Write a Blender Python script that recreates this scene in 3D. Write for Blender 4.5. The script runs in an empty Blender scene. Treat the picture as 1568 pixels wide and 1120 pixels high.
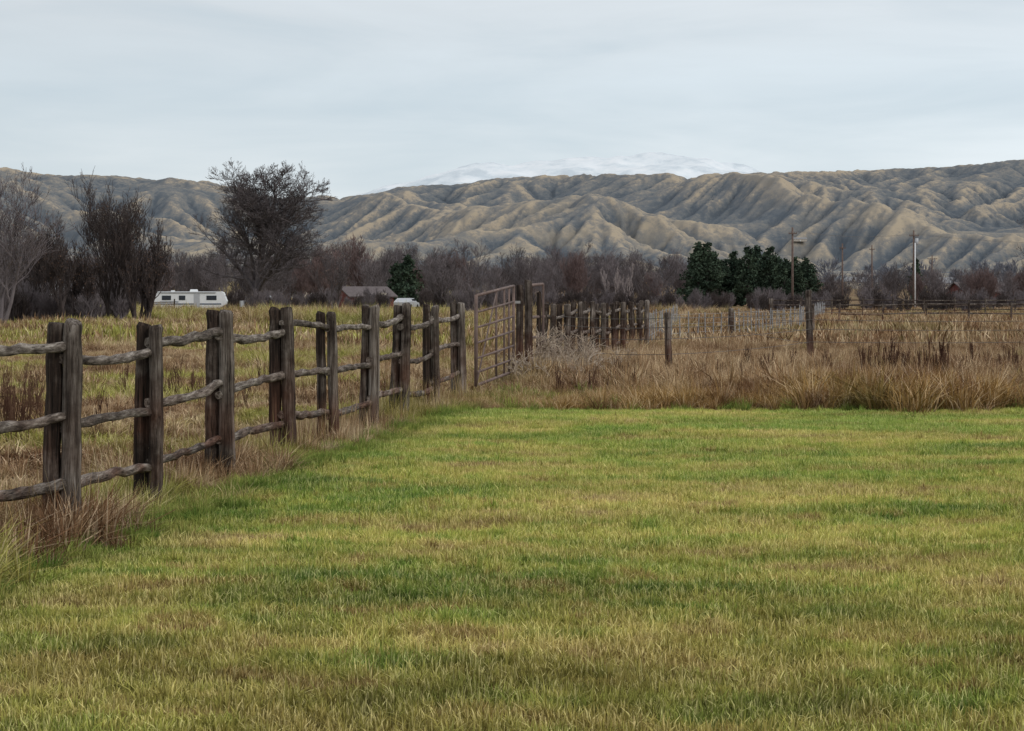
import bpy, math, random
import numpy as np
from mathutils import Vector
random.seed(7)
rng = np.random.default_rng(7)
scene = bpy.context.scene
COL = scene.collection

# ------------------------------------------------------------------ helpers
def np_mesh(name, V, Fs, mats, attrs=None, smooth=False, midx=None):
    me = bpy.data.meshes.new(name)
    V = np.asarray(V, dtype=np.float32)
    me.vertices.add(len(V)); me.vertices.foreach_set("co", V.ravel())
    idx = []; starts = []; s = 0
    for F in Fs:
        F = np.asarray(F, dtype=np.int32)
        if len(F) == 0: continue
        idx.append(F.ravel())
        starts.append(s + np.arange(len(F)) * F.shape[1])
        s += F.size
    idx = np.concatenate(idx); starts = np.concatenate(starts)
    me.loops.add(len(idx)); me.loops.foreach_set("vertex_index", idx)
    me.polygons.add(len(starts)); me.polygons.foreach_set("loop_start", starts.astype(np.int32))
    for m in mats: me.materials.append(m)
    if midx is not None: me.polygons.foreach_set("material_index", np.asarray(midx, dtype=np.int32))
    me.polygons.foreach_set("use_smooth", np.full(len(starts), smooth, dtype=bool))
    if attrs:
        for k, a in attrs.items():
            at = me.attributes.new(k, 'FLOAT', 'POINT')
            at.data.foreach_set("value", np.asarray(a, dtype=np.float32))
    me.update(calc_edges=True)
    me.validate()
    return me

def add_obj(name, data, parent=None, loc=(0, 0, 0), rz=0.0, scale=1.0):
    o = bpy.data.objects.new(name, data)
    COL.objects.link(o)
    o.location = loc; o.rotation_euler = (0, 0, rz)
    o.scale = (scale,) * 3 if not isinstance(scale, tuple) else scale
    if parent: o.parent = parent
    return o

def gz(x, y):
    x = np.asarray(x, float); y = np.asarray(y, float)
    z = .025 * np.sin(x * .9 + .3) * np.sin(y * .55) + .02 * np.sin(x * .37 + y * .8)
    z = z + .05 * np.sin(x * .12 + 1) * np.sin(y * .09) * np.clip((y - 25) / 20, 0, 1)
    z = z + np.clip(y - 500, 0, 2200) * .010
    return z

def vnoise(X, Y, sc, seed):
    r = np.random.default_rng(seed); T = r.uniform(-1, 1, (256, 256)); x = X / sc + 1000; y = Y / sc + 1000
    xi = np.floor(x).astype(int); yi = np.floor(y).astype(int); fx = x - xi; fy = y - yi
    fx = fx * fx * (3 - 2 * fx); fy = fy * fy * (3 - 2 * fy)
    g = lambda a, b: T[a % 256, b % 256]
    return (g(xi, yi) * (1 - fx) + g(xi + 1, yi) * fx) * (1 - fy) + (g(xi, yi + 1) * (1 - fx) + g(xi + 1, yi + 1) * fx) * fy
def fbm(X, Y, sc, oct, seed, gain=.5):
    z = 0; a = 1
    for i in range(oct): z = z + a * vnoise(X, Y, sc / 2 ** i, seed + i); a *= gain
    return z

class Mat:
    def __init__(s, name, rough=.85, spec=.2):
        s.m = bpy.data.materials.new(name); s.m.use_nodes = True
        s.nt = s.m.node_tree; s.N = s.nt.nodes
        s.b = s.N['Principled BSDF']; s.out = s.N['Material Output']
        s.b.inputs['Roughness'].default_value = rough
        s.b.inputs['Specular IOR Level'].default_value = spec
    def lk(s, sock, v):
        if isinstance(v, bpy.types.NodeSocket): s.nt.links.new(v, sock)
        elif isinstance(v, (tuple, list)):
            n = len(sock.default_value)
            v = tuple(v) + (1,) * (n - len(v)); sock.default_value = v[:n]
        else: sock.default_value = v
    def pos(s): return s.N.new('ShaderNodeNewGeometry').outputs['Position']
    def objc(s): return s.N.new('ShaderNodeTexCoord').outputs['Object']
    def attr(s, n):
        a = s.N.new('ShaderNodeAttribute'); a.attribute_name = n; return a.outputs['Fac']
    def sep(s, v):
        n = s.N.new('ShaderNodeSeparateXYZ'); s.lk(n.inputs[0], v); return n.outputs
    def mapv(s, v, sc=(1, 1, 1), rot=(0, 0, 0)):
        n = s.N.new('ShaderNodeMapping'); s.lk(n.inputs[0], v); n.inputs['Scale'].default_value = sc
        n.inputs['Rotation'].default_value = rot; return n.outputs[0]
    def noise(s, v, scale, detail=3, rough=.55, dist=0):
        n = s.N.new('ShaderNodeTexNoise'); s.lk(n.inputs['Vector'], v)
        n.inputs['Scale'].default_value = scale; n.inputs['Detail'].default_value = detail
        n.inputs['Roughness'].default_value = rough; n.inputs['Distortion'].default_value = dist
        return n.outputs['Fac']
    def ramp(s, f, pts):
        n = s.N.new('ShaderNodeValToRGB'); s.lk(n.inputs[0], f)
        e = n.color_ramp.elements
        while len(e) < len(pts): e.new(.5)
        for i, (p, c) in enumerate(pts):
            e[i].position = p
            e[i].color = (c, c, c, 1) if not isinstance(c, tuple) else c + (1,)
        return n.outputs[0]
    def mix(s, f, a, b, mode='MIX'):
        n = s.N.new('ShaderNodeMix'); n.data_type = 'RGBA'; n.blend_type = mode
        s.lk(n.inputs[0], f); s.lk(n.inputs[6], a); s.lk(n.inputs[7], b); return n.outputs[2]
    def math(s, op, a, b=0.0, clamp=False):
        n = s.N.new('ShaderNodeMath'); n.operation = op; n.use_clamp = clamp
        s.lk(n.inputs[0], a); s.lk(n.inputs[1], b); return n.outputs[0]
    def rng(s, v, a, b, c=0.0, d=1.0):
        n = s.N.new('ShaderNodeMapRange'); s.lk(n.inputs[0], v)
        for i, q in enumerate((a, b, c, d)): n.inputs[i + 1].default_value = q
        return n.outputs[0]
    def bump(s, h, strength=.3, dist=.02):
        n = s.N.new('ShaderNodeBump'); s.lk(n.inputs['Height'], h)
        n.inputs['Strength'].default_value = strength; n.inputs['Distance'].default_value = dist
        s.nt.links.new(n.outputs[0], s.b.inputs['Normal'])
    def color(s, c): s.lk(s.b.inputs['Base Color'], c); return s.m
    def foliage(s, c, t=0):
        d = s.N.new('ShaderNodeBsdfDiffuse'); s.lk(d.inputs[0], c)
        s.nt.links.new(d.outputs[0], s.out.inputs[0]); return s.m

FS = 2.165 / 18.25
def fence_x(y): return -2.95 + (y - 13.75) * FS

# ------------------------------------------------------------------ colour logic shared by ground and grass
def lawn_color(M):
    p = M.pos(); o = M.sep(p)
    n1 = M.noise(M.mapv(p, (.7, 1.4, 1)), .36, 4, .6, .6); n2 = M.noise(M.mapv(p, (.7, 1.3, 1)), 1.7, 3, .62, .5); n3 = M.noise(p, .9, 3, .6); n4 = M.noise(p, 6, 2, .5)
    f = M.math('ADD', M.math('MULTIPLY', n1, .42), M.math('MULTIPLY', n2, .38)); f = M.math('ADD', f, M.math('MULTIPLY', n4, .20))
    c = M.ramp(f, [(.38, (.10, .21, .045)), (.45, (.27, .36, .07)), (.505, (.48, .48, .115)), (.565, (.66, .56, .19)), (.63, (.64, .50, .25))])
    fg = M.math('MULTIPLY', M.rng(o[1], 16, 26, 0, .55), M.rng(n1, .56, .44, .15, 1))
    c = M.mix(fg, c, (.33, .46, .10))
    near = M.math('MULTIPLY', M.rng(o[1], 13.5, 8.2, 0, 1), M.rng(n3, .40, .56, .25, 1))
    c = M.mix(M.math('MULTIPLY', near, .62), c, (.27, .19, .065))
    c = M.mix(M.math('MULTIPLY', M.rng(n2, .56, .64, 0, .75), M.rng(n4, .35, .6, .3, 1)), c, (.25, .15, .065))
    w = M.math('SINE', M.math('ADD', M.math('MULTIPLY', o[1], 3.0), M.math('MULTIPLY', n1, 9.0)))
    wv = M.rng(w, -1, 1, .87, 1.10); c = M.mix(1.0, c, M.mix(1.0, wv, wv), 'MULTIPLY')
    fx = M.math('SUBTRACT', o[0], M.math('ADD', M.math('MULTIPLY', o[1], FS), -2.95 - 13.75 * FS))
    c = M.mix(M.math('MULTIPLY', M.rng(fx, 1.2, .4, 0, .7), M.rng(n3, .35, .6, .3, 1)), c, (.12, .20, .04))
    return c

def field_color(M):
    p = M.pos(); o = M.sep(p)
    n1 = M.noise(p, .16, 4, .65); n2 = M.noise(p, 1.3, 3, .65); n3 = M.noise(p, .06, 3, .5)
    f = M.math('ADD', M.math('MULTIPLY', n1, .45), M.math('MULTIPLY', n2, .55))
    c = M.ramp(f, [(.38, (.13, .06, .036)), (.45, (.26, .15, .082)), (.51, (.42, .28, .155)), (.60, (.62, .48, .31))])
    left = M.rng(o[0], 1.0, -3.0, 0, 1)
    gl = M.math('MULTIPLY', left, M.rng(M.noise(p, .25, 3), .49, .57, 0, .85))
    c = M.mix(gl, c, (.42, .42, .10))
    gr = M.rng(M.noise(p, .5, 3), .60, .66, 0, .5); c = M.mix(gr, c, (.26, .27, .08))
    far = M.math('MULTIPLY', M.rng(o[1], 60, 110, 0, 1), M.rng(n3, .54, .60, 0, .5))
    c = M.mix(far, c, (.28, .28, .10))
    rim = M.math('MULTIPLY', M.rng(o[1], 33, 29.5, 0, 1), M.rng(n2, .40, .56, .1, .9))
    rim = M.math('MULTIPLY', rim, M.rng(o[0], -1.5, 0.5, 0, 1))
    c = M.mix(rim, c, (.38, .23, .075))
    return c

def grass_mat(name, fn, lo=.55, hi=1.35, straw=None):
    M = Mat(name); c = fn(M)
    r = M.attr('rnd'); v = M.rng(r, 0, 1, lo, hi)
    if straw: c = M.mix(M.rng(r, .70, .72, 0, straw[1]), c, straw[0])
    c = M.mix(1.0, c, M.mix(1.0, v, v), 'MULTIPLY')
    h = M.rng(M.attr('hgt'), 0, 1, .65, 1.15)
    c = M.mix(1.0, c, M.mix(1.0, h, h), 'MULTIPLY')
    return M.foliage(c)

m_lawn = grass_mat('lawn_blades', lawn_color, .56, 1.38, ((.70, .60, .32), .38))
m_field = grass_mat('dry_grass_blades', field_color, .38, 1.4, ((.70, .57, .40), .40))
def dark_weed(M):
    n = M.noise(M.pos(), 1.0, 2); return M.ramp(n, [(.35, (.06, .03, .022)), (.65, (.17, .10, .065))])
m_weed = grass_mat('dark_weed_stems', dark_weed, .5, 1.4)
def green_tuft(M):
    n = M.noise(M.pos(), 2.0, 2); return M.ramp(n, [(.35, (.12, .20, .04)), (.65, (.36, .37, .10))])
m_green = grass_mat('green_tuft_blades', green_tuft, .6, 1.3)
def tumble(M):
    n = M.noise(M.pos(), 2.0, 2); return M.ramp(n, [(.35, (.30, .23, .17)), (.65, (.54, .45, .36))])
m_tumble = grass_mat('tumbleweed_twigs', tumble, .6, 1.3)

# ground
M = Mat('ground_soil_and_grass', .95, .1)
p = M.pos(); o = M.sep(p)
wob = M.rng(M.noise(p, 1.5, 3), .3, .7, -.35, .35)
fx = M.math('SUBTRACT', o[0], M.math('ADD', M.math('MULTIPLY', o[1], FS), -2.95 - 13.75 * FS))
mA = M.rng(M.math('ADD', fx, wob), .25, .45, 0, 1)
mB = M.rng(M.math('ADD', o[1], wob), 28.9, 28.5, 0, 1)
mask = M.math('MULTIPLY', mA, mB)
lc = M.mix(1.0, lawn_color(M), (.58, .52, .52), 'MULTIPLY')
fc = M.mix(1.0, field_color(M), (.58, .55, .52), 'MULTIPLY')
fn = M.noise(p, 30, 5, .75)
c = M.mix(mask, fc, lc)
c = M.mix(1.0, c, M.ramp(fn, [(.3, .35), (.7, 1.25)]), 'MULTIPLY')
M.bump(fn, .7, .03)
m_ground = M.color(c)

ys = np.concatenate([np.linspace(-30, 80, 221), np.linspace(81, 500, 120), np.linspace(510, 2600, 60), np.linspace(2700, 14000, 20)])
xs = np.concatenate([np.linspace(-9000, -400, 20), np.linspace(-390, -42, 50), np.linspace(-40, 40, 161), np.linspace(42, 390, 50), np.linspace(400, 9000, 20)])
def grid_mesh(name, xs, ys, Z, mats, attrs=None, smooth=True):
    X, Y = np.meshgrid(xs, ys); nx = len(xs); ny = len(ys)
    V = np.stack([X, Y, Z], -1).reshape(-1, 3)
    i = np.arange(nx * ny).reshape(ny, nx)
    F = np.stack([i[:-1, :-1], i[:-1, 1:], i[1:, 1:], i[1:, :-1]], -1).reshape(-1, 4)
    return np_mesh(name, V, [F], mats, attrs, smooth)
X, Y = np.meshgrid(xs, ys)
add_obj('ground', grid_mesh('ground', xs, ys, gz(X, Y), [m_ground]))

# ------------------------------------------------------------------ grass patches
def blades(n, size, hmin, hmax, w, lean, clump=0, droop=.3, cs=.06):
    if clump:
        cc = rng.uniform(-size / 2, size / 2, (clump, 2)); k = rng.integers(0, clump, n)
        b = cc[k] + rng.normal(0, size * cs, (n, 2))
    else: b = rng.uniform(-size / 2, size / 2, (n, 2))
    h = rng.uniform(hmin, hmax, n); az = rng.uniform(0, 6.283, n); ln = np.abs(rng.normal(0, lean, n))
    if clump:
        h *= rng.uniform(.55, 1.15, clump)[k]
        out = b - cc[k]; az = np.arctan2(out[:, 1], out[:, 0]) + rng.normal(0, .6, n)
    d = np.stack([np.cos(az), np.sin(az)], -1)
    fa = rng.uniform(0, 6.283, n); sd = np.stack([np.cos(fa), np.sin(fa)], -1) * (w * rng.uniform(.6, 1.3, n))[:, None] / 2
    base = np.concatenate([b, np.full((n, 1), -.01)], 1)
    def pt(t):
        hz = h * t * (1 - .35 * np.clip(ln, 0, 1.3) * t)
        off = d * (h * ln * (t * .6 + t * t * droop * 1.6))[:, None]
        return np.concatenate([b + off, hz[:, None]], 1)
    s3 = np.concatenate([sd, np.zeros((n, 1))], 1)
    p0, p1, p2 = base, pt(.5), pt(1.0)
    V = np.stack([p0 - s3, p0 + s3, p1 + s3 * .8, p1 - s3 * .8, p2], 1).reshape(-1, 3)
    i = np.arange(n)[:, None] * 5
    Q = i + np.array([[0, 1, 2, 3]]); T = i + np.array([[3, 2, 4]])
    rr = rng.uniform(0, 1, n)
    if clump: rr = np.clip(.55 * rr + .45 * rng.uniform(0, 1, clump)[k], 0, 1)
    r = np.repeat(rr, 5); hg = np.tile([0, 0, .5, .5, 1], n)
    return V, Q, T, r, hg

def patch(name, mat, **k):
    V, Q, T, r, hg = blades(**k)
    return np_mesh(name, V, [Q, T], [mat], {'rnd': r, 'hgt': hg})

def instancer(parent, name, child_mesh, P, rot, sc):
    n = len(P)
    if n == 0: return
    P = np.asarray(P, float); h = np.asarray(sc) / 2
    c, s = np.cos(rot), np.sin(rot)
    V = np.zeros((n, 4, 3))
    for k, (a, b) in enumerate([(-1, -1), (1, -1), (1, 1), (-1, 1)]):
        dx = (a * c - b * s) * h; dy = (a * s + b * c) * h
        V[:, k, 0] = P[:, 0] + dx; V[:, k, 1] = P[:, 1] + dy; V[:, k, 2] = P[:, 2]
    F = np.arange(n * 4).reshape(n, 4)
    me = np_mesh(name + '_points', V.reshape(-1, 3), [F], [])
    io = add_obj(name + '_scatter', me, parent)
    io.instance_type = 'FACES'; io.use_instance_faces_scale = True; io.instance_faces_scale = 1.0
    io.show_instancer_for_render = False; io.show_instancer_for_viewport = False
    add_obj(name, child_mesh, io)

def empty(name, loc=(0, 0, 0), rz=0):
    e = bpy.data.objects.new(name, None); COL.objects.link(e); e.location = loc; e.rotation_euler = (0, 0, rz); return e

def scatter(parent, name, meshes, x, y, smin, smax, zoff=0.0, patchy=0.0):
    z = gz(x, y) + zoff; k = rng.integers(0, len(meshes), len(x))
    sc = rng.uniform(smin, smax, len(x))
    if patchy: sc = sc * (1 + patchy * np.clip(1.5 * fbm(x, y, 3.0, 2, 5), -1, 1))
    for j, me in enumerate(meshes):
        m = k == j; n = m.sum()
        instancer(parent, f'{name}_{j+1}', me, np.stack([x[m], y[m], z[m]], 1), rng.uniform(0, 6.283, n), sc[m])

def sample(n, y0, y1, xl, xr, power=1.0):
    y = y0 + (y1 - y0) * rng.uniform(0, 1, n) ** power; a = xl(y); b = xr(y)
    w = (b - a); keep = rng.uniform(0, w.max(), n) < w
    y = y[keep]; x = rng.uniform(xl(y), xr(y)); return x, y
def gridsample(st, y0, y1, xl, xr, jit=.3):
    yy = np.arange(y0, y1, st); xx = np.arange(-40, 40, st); X, Y = np.meshgrid(xx, yy)
    x = (X + rng.uniform(-jit, jit, X.shape) * st).ravel(); y = (Y + rng.uniform(-jit, jit, X.shape) * st).ravel()
    m = (x > xl(y)) & (x < xr(y)) & (y > y0 - st) & (y < y1); return x[m], y[m]

# lawn
lawn = empty('lawn_grass')
pl = [patch(f'lawn_patch_{i}', m_lawn, n=1250, size=.66, hmin=.018, hmax=.05 + .012 * i, w=.0055, lean=.6) for i in range(4)]
x, y = gridsample(.48, 5.5, 28.9, lambda y: fence_x(y) + .4, lambda y: .25 * y + 3.0, .22)
scatter(lawn, 'lawn_patch', pl, x, y, .95, 1.12)
pt_ = [patch('lawn_patch_tall', m_lawn, n=700, size=.62, hmin=.035, hmax=.085, w=.006, lean=.55, clump=45)]
x, y = sample(600, 5.5, 28.8, lambda y: fence_x(y) + .4, lambda y: .25 * y + 3)
scatter(lawn, 'lawn_patch_tall', pt_, x, y, .9, 1.1)
x, y = sample(1500, 6, 28.8, lambda y: fence_x(y) + .45, lambda y: .25 * y + 3)
cl = [patch(f'lawn_clump_{i}', m_lawn, n=60, size=.16, hmin=.05, hmax=.12, w=.006, lean=.7, clump=3) for i in range(2)]
scatter(lawn, 'lawn_clump', cl, x, y, .6, 1.3)

# field
dry = empty('dry_field_grass')
pA = [patch(f'dry_grass_clump_{i}', m_field, n=260, size=.9, hmin=.16, hmax=.46, w=.012, lean=.6, clump=5, droop=.65) for i in range(4)]
pB = [patch(f'matted_grass_{i}', m_field, n=420, size=1.2, hmin=.06, hmax=.2, w=.013, lean=1.2, clump=16, cs=.05) for i in range(3)]
pS = [patch(f'dry_stalks_{i}', m_field, n=70, size=1.1, hmin=.35, hmax=.8, w=.008, lean=.22, clump=6) for i in range(2)]
x, y = sample(340, 10, 31, lambda y: fence_x(y) - .9, lambda y: fence_x(y) + .10)
scatter(dry, 'fence_strip_grass', pA, x, y, .35, .8, patchy=.35)
x, y = sample(120, 10, 31, lambda y: fence_x(y) + .0, lambda y: fence_x(y) + .32)
scatter(dry, 'fence_front_grass', pA, x, y, .2, .48, patchy=.3)
x, y = sample(50, 10, 31, lambda y: fence_x(y) - .6, lambda y: fence_x(y) + .05)
scatter(dry, 'fence_strip_stalks', pS, x, y, .45, .8)
x, y = gridsample(.85, 10, 62, lambda y: -.25 * y - 4, lambda y: fence_x(y) - .6)
scatter(dry, 'left_matted_grass', pB, x, y, .8, 1.3, patchy=.3)
x, y = sample(900, 11, 62, lambda y: -.25 * y - 4, lambda y: fence_x(y) - .6)
scatter(dry, 'left_clumps', pA, x, y, .35, .85, patchy=.5)
x, y = sample(420, 28.9, 31.5, lambda y: -1.2 + 0 * y, lambda y: .25 * y + 4)
y = y + .55 * vnoise(x, x * 0, 1.1, 9)
scatter(dry, 'lawn_edge_grass', pA, x, y, .5, 1.05, patchy=.5)
x, y = sample(2200, 30.5, 66, lambda y: fence_x(y) + .2, lambda y: .25 * y + 4)
scatter(dry, 'right_clumps', pA, x, y, .42, .98, patchy=.6)
x, y = sample(220, 32, 62, lambda y: fence_x(y) + .5, lambda y: .25 * y + 4)
scatter(dry, 'right_stalks', pS, x, y, .45, .85, patchy=.3)
x, y = gridsample(1.1, 30.5, 62, lambda y: fence_x(y) + .2, lambda y: .25 * y + 4)
scatter(dry, 'right_matted_grass', pB, x, y, .8, 1.3)
pF = [patch(f'far_grass_{i}', m_field, n=350, size=4, hmin=.12, hmax=.42, w=.04, lean=.5, clump=20) for i in range(3)]
x, y = sample(2400, 62, 260, lambda y: -.27 * y - 8, lambda y: .27 * y + 8, 1.3)
drv = (x > 4.6 + (y - 62) * .064) & (x < 6.0 + (y - 62) * .08) & (y < 210)
x = x[~drv]; y = y[~drv]
scatter(dry, 'far_grass', pF, x, y, .6, 1.4, patchy=.4)
reeds = empty('tall_reed_grass')
for (xc, yc, n, sp) in ((-12.5, 125, 60, 3.0), (-19, 150, 40, 5), (-26, 160, 30, 5), (-7, 150, 40, 4), (8, 190, 40, 6), (-31, 185, 40, 5)):
    x = rng.normal(xc, sp, n); y = rng.normal(yc, 5, n)
    scatter(reeds, 'reed_clump', pA, x, y, 1.6, 3.2)
gt = empty('green_grass_tufts')
pG = [patch(f'green_tuft_{i}', m_green, n=200, size=.5, hmin=.08, hmax=.24, w=.007, lean=.6, clump=5) for i in range(2)]
x, y = sample(280, 10, 30, lambda y: fence_x(y) + .1, lambda y: fence_x(y) + .55)
scatter(gt, 'green_tuft', pG, x, y, .35, .8)
x, y = sample(240, 28.6, 34, lambda y: fence_x(y) + .5, lambda y: .25 * y + 4)
scatter(gt, 'green_tuft_edge', pG, x, y, .5, 1.2)

# ------------------------------------------------------------------ branch builder
def segs_mesh(name, S, mat, leaves=None, leafmat=None):
    S = np.array(S, float)
    Vs = []; Fs = []; off = 0
    for lo, hi, ns in ((0.0, .03, 3), (.03, .09, 5), (.09, 9, 9)):
        s = S[(S[:, 6] >= lo) & (S[:, 6] < hi)]
        if len(s) == 0: continue
        p0, p1, r0, r1 = s[:, :3], s[:, 3:6], s[:, 6], s[:, 7]
        d = p1 - p0; d /= np.linalg.norm(d, axis=1)[:, None] + 1e-9
        ref = np.where(np.abs(d[:, 2:3]) > .9, [[1., 0, 0]], [[0, 0, 1.]])
        u = np.cross(d, ref); u /= np.linalg.norm(u, axis=1)[:, None]; v = np.cross(d, u)
        a = np.arange(ns) / ns * 2 * math.pi
        ring = np.cos(a)[None, :, None] * u[:, None] + np.sin(a)[None, :, None] * v[:, None]
        A = p0[:, None] + ring * r0[:, None, None]; B = p1[:, None] + d[:, None] * (r1 * .3)[:, None, None] + ring * r1[:, None, None]
        V = np.concatenate([A, B], 1).reshape(-1, 3)
        k = np.arange(ns); q = np.stack([k, (k + 1) % ns, (k + 1) % ns + ns, k + ns], 1)
        F = (np.arange(len(s)) * 2 * ns)[:, None, None] + q[None] + off
        Vs.append(V); Fs.append(F.reshape(-1, 4)); off += len(V)
    mats = [mat]; nF = sum(len(f) for f in Fs); mi = np.zeros(nF, int)
    rn = [np.zeros(len(v)) + .5 for v in Vs]
    if leaves is not None and len(leaves):
        L = np.array(leaves, float); n = len(L); sz = L[:, 3]
        a = rng.normal(0, 1, (n, 3)); a /= np.linalg.norm(a, axis=1)[:, None]
        b = np.cross(a, rng.normal(0, 1, (n, 3))); b /= np.linalg.norm(b, axis=1)[:, None]
        a *= sz[:, None]; b *= sz[:, None] * .6; c = L[:, :3]
        V = np.stack([c - a, c + b, c + a, c - b], 1).reshape(-1, 3)
        F = np.arange(n * 4).reshape(n, 4) + off
        Vs.append(V); Fs.append(F); mi = np.concatenate([mi, np.ones(n, int)]); mats.append(leafmat)
        rn.append(np.repeat(rng.uniform(0, 1, n), 4))
    R = np.concatenate(rn)
    return np_mesh(name, np.concatenate(Vs), Fs, mats, {'rnd': R, 'hgt': R * 0 + .6}, False, mi)

def rv(): return Vector((random.gauss(0, 1), random.gauss(0, 1), random.gauss(0, 1))).normalized()

def grow_tree(H, stems=1, trunk=.25, nch=(7, 6, 5, 4), spread=.9, up=.15, ratio=.62, wob=.16, r0=.2, rmin=.012, open_=0.35, L0=.62):
    S = []; tips = []
    def br(p, d, L, r, lev):
        ns = 6 if lev == 0 else (4 if lev < 3 else 3)
        pts = [(p.copy(), r)]; r_end = max(rmin * .7, r * (.35 if lev < 2 else .4))
        for i in range(ns):
            d = (d + rv() * wob * (.5 if lev == 0 else 1) + Vector((0, 0, up if lev > 0 else .1))).normalized()
            q = p + d * (L / ns); rr = r + (r_end - r) * (i + 1) / ns
            S.append((*p, *q, pts[-1][1], rr)); p = q; pts.append((p.copy(), rr))
        if lev >= len(nch):
            tips.append(p.copy()); return
        for k in range(nch[lev]):
            t = random.uniform(trunk if lev == 0 else .25, 1.0)
            if k == 0: t = 1.0
            f = t * ns; i = min(int(f), ns - 1); a, ra = pts[i]; b, rb = pts[i + 1]; pp = a.lerp(b, f - i); rr = ra + (rb - ra) * (f - i)
            dd = (b - a).normalized(); side = rv(); side = (side - dd * side.dot(dd))
            side.z *= .6
            side.normalize()
            sp = spread * random.uniform(.6, 1.3) * (.5 if k == 0 else 1)
            nd = (dd + side * sp).normalized()
            if nd.z < -.15: nd.z = -.1; nd.normalize()
            br(pp, nd, L * ratio * random.uniform(.7, 1.15) * (1.15 - open_ * t), max(rmin, rr * .62), lev + 1)
    for s in range(stems):
        if stems == 1: d = Vector((0, 0, 1)); p = Vector((0, 0, -.3)); L = H * L0
        else:
            a = random.uniform(0, 6.28); q = random.uniform(.05, .45)
            d = Vector((math.cos(a) * q, math.sin(a) * q, 1)).normalized(); p = Vector((math.cos(a) * .4, math.sin(a) * .4, -.3)); L = H * random.uniform(.45, .68)
        br(p, d, L, r0 * random.uniform(.8, 1.1), 0)
    mz = np.percentile([s[5] for s in S], 99.9); k = H / mz
    S = [tuple(v * k for v in s[:6]) + s[6:] for s in S]; tips = [t * k for t in tips]
    return S, tips

def bark(name, a, b):
    M = Mat(name, .95, .1); n = M.noise(M.mapv(M.objc(), (1, 1, .3)), 4, 4, .7)
    return M.color(M.ramp(n, [(.3, a), (.7, b)]))
m_bark = bark('grey_bark', (.068, .058, .059), (.15, .128, .13))
m_bark_dark = bark('dark_bark', (.038, .031, .030), (.10, .080, .076))
m_bark_far = bark('distant_twigs', (.115, .098, .102), (.195, .168, .172))  # lightened so the twig colour itself carries distance haze
m_bark_red = bark('reddish_twigs', (.12, .085, .082), (.19, .135, .128))
m_bark_blue = bark('hazy_twigs', (.125, .13, .155), (.175, .18, .21))  # bluish aerial haze mixed straight into the twig colour
m_bark_pale = bark('pale_bark', (.20, .17, .17), (.38, .33, .32))
def leafdry(M): return M.ramp(M.noise(M.pos(), .8, 2), [(.35, (.07, .045, .035)), (.65, (.17, .11, .08))])
m_leafdry = grass_mat('dead_leaves', leafdry)
def needles(M): return M.ramp(M.noise(M.pos(), .45, 3), [(.3, (.028, .045, .033)), (.7, (.072, .098, .064))])
m_needle = grass_mat('evergreen_needles', needles, .5, 1.5)

# large bare tree: short trunk, wide round crown of fine twigs
random.seed(23)
S, tips = grow_tree(14.6, 1, .15, (20, 9, 7, 5, 4), 1.05, .05, .66, .18, .40, .0145, .55, .74)
wd = np.percentile(np.abs([s[3] for s in S]), 97); kx = min(2.0, 6.2 / wd)
S = [(s[0] * kx, s[1] * kx, s[2], s[3] * kx, s[4] * kx, s[5], s[6], s[7]) for s in S]
lv = [(t.x * kx + random.gauss(0, .2), t.y * kx, t.z + random.gauss(0, .2), .085) for t in tips if t.z < 8.0 and random.random() < (.12 if t.x < -2 else .01)]
add_obj('bare_cottonwood_tree', segs_mesh('cottonwood', S, m_bark, leaves=lv, leafmat=m_leafdry), loc=(-25.0, 200, 0))
def willow(seed, H, stems, up, loc, mat=m_bark_dark, spread=.7, nch=(7, 6, 5, 3), leaf=.2, name='bare_willow_tree', r0=.13, rmin=.013):
    random.seed(seed)
    S, tips = grow_tree(H, stems, .2, nch, spread, up, .6, .17, r0, rmin, .3)
    lv = [(t.x, t.y, t.z, .06) for t in tips if random.random() < leaf]
    return add_obj(name, segs_mesh(name, S, mat, leaves=lv, leafmat=m_leafdry), loc=loc)
willow(1, 9.2, 5, .2, (-25.6, 130, 0), nch=(8, 7, 5, 3), leaf=.1)
willow(2, 6.3, 7, .3, (-23.2, 128, 0), leaf=.3)
willow(3, 9.3, 3, .15, (-30.6, 122, 0), m_bark_far, .9, leaf=.2, nch=(8, 7, 5, 3))
willow(4, 7.2, 4, .2, (-31.5, 138, 0), leaf=.1, nch=(8, 7, 5, 3))
willow(5, 5.2, 6, .25, (-27.3, 127, 0), leaf=.3)
willow(12, 7.0, 5, .15, (-34.5, 150, 0), m_bark, .9, leaf=.2)
willow(6, 7.3, 3, .2, (-40.5, 255, 0), m_bark, name='bare_deciduous_tree')
willow(13, 8.6, 2, .12, (-46.5, 260, 0), m_bark_far, .95, name='bare_deciduous_tree')
willow(7, 5.9, 2, .15, (-15.2, 175, 0), m_bark, name='bare_deciduous_tree')
willow(8, 8.3, 2, .1, (39.5, 150, 0), m_bark, .95, name='bare_deciduous_tree')

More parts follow.
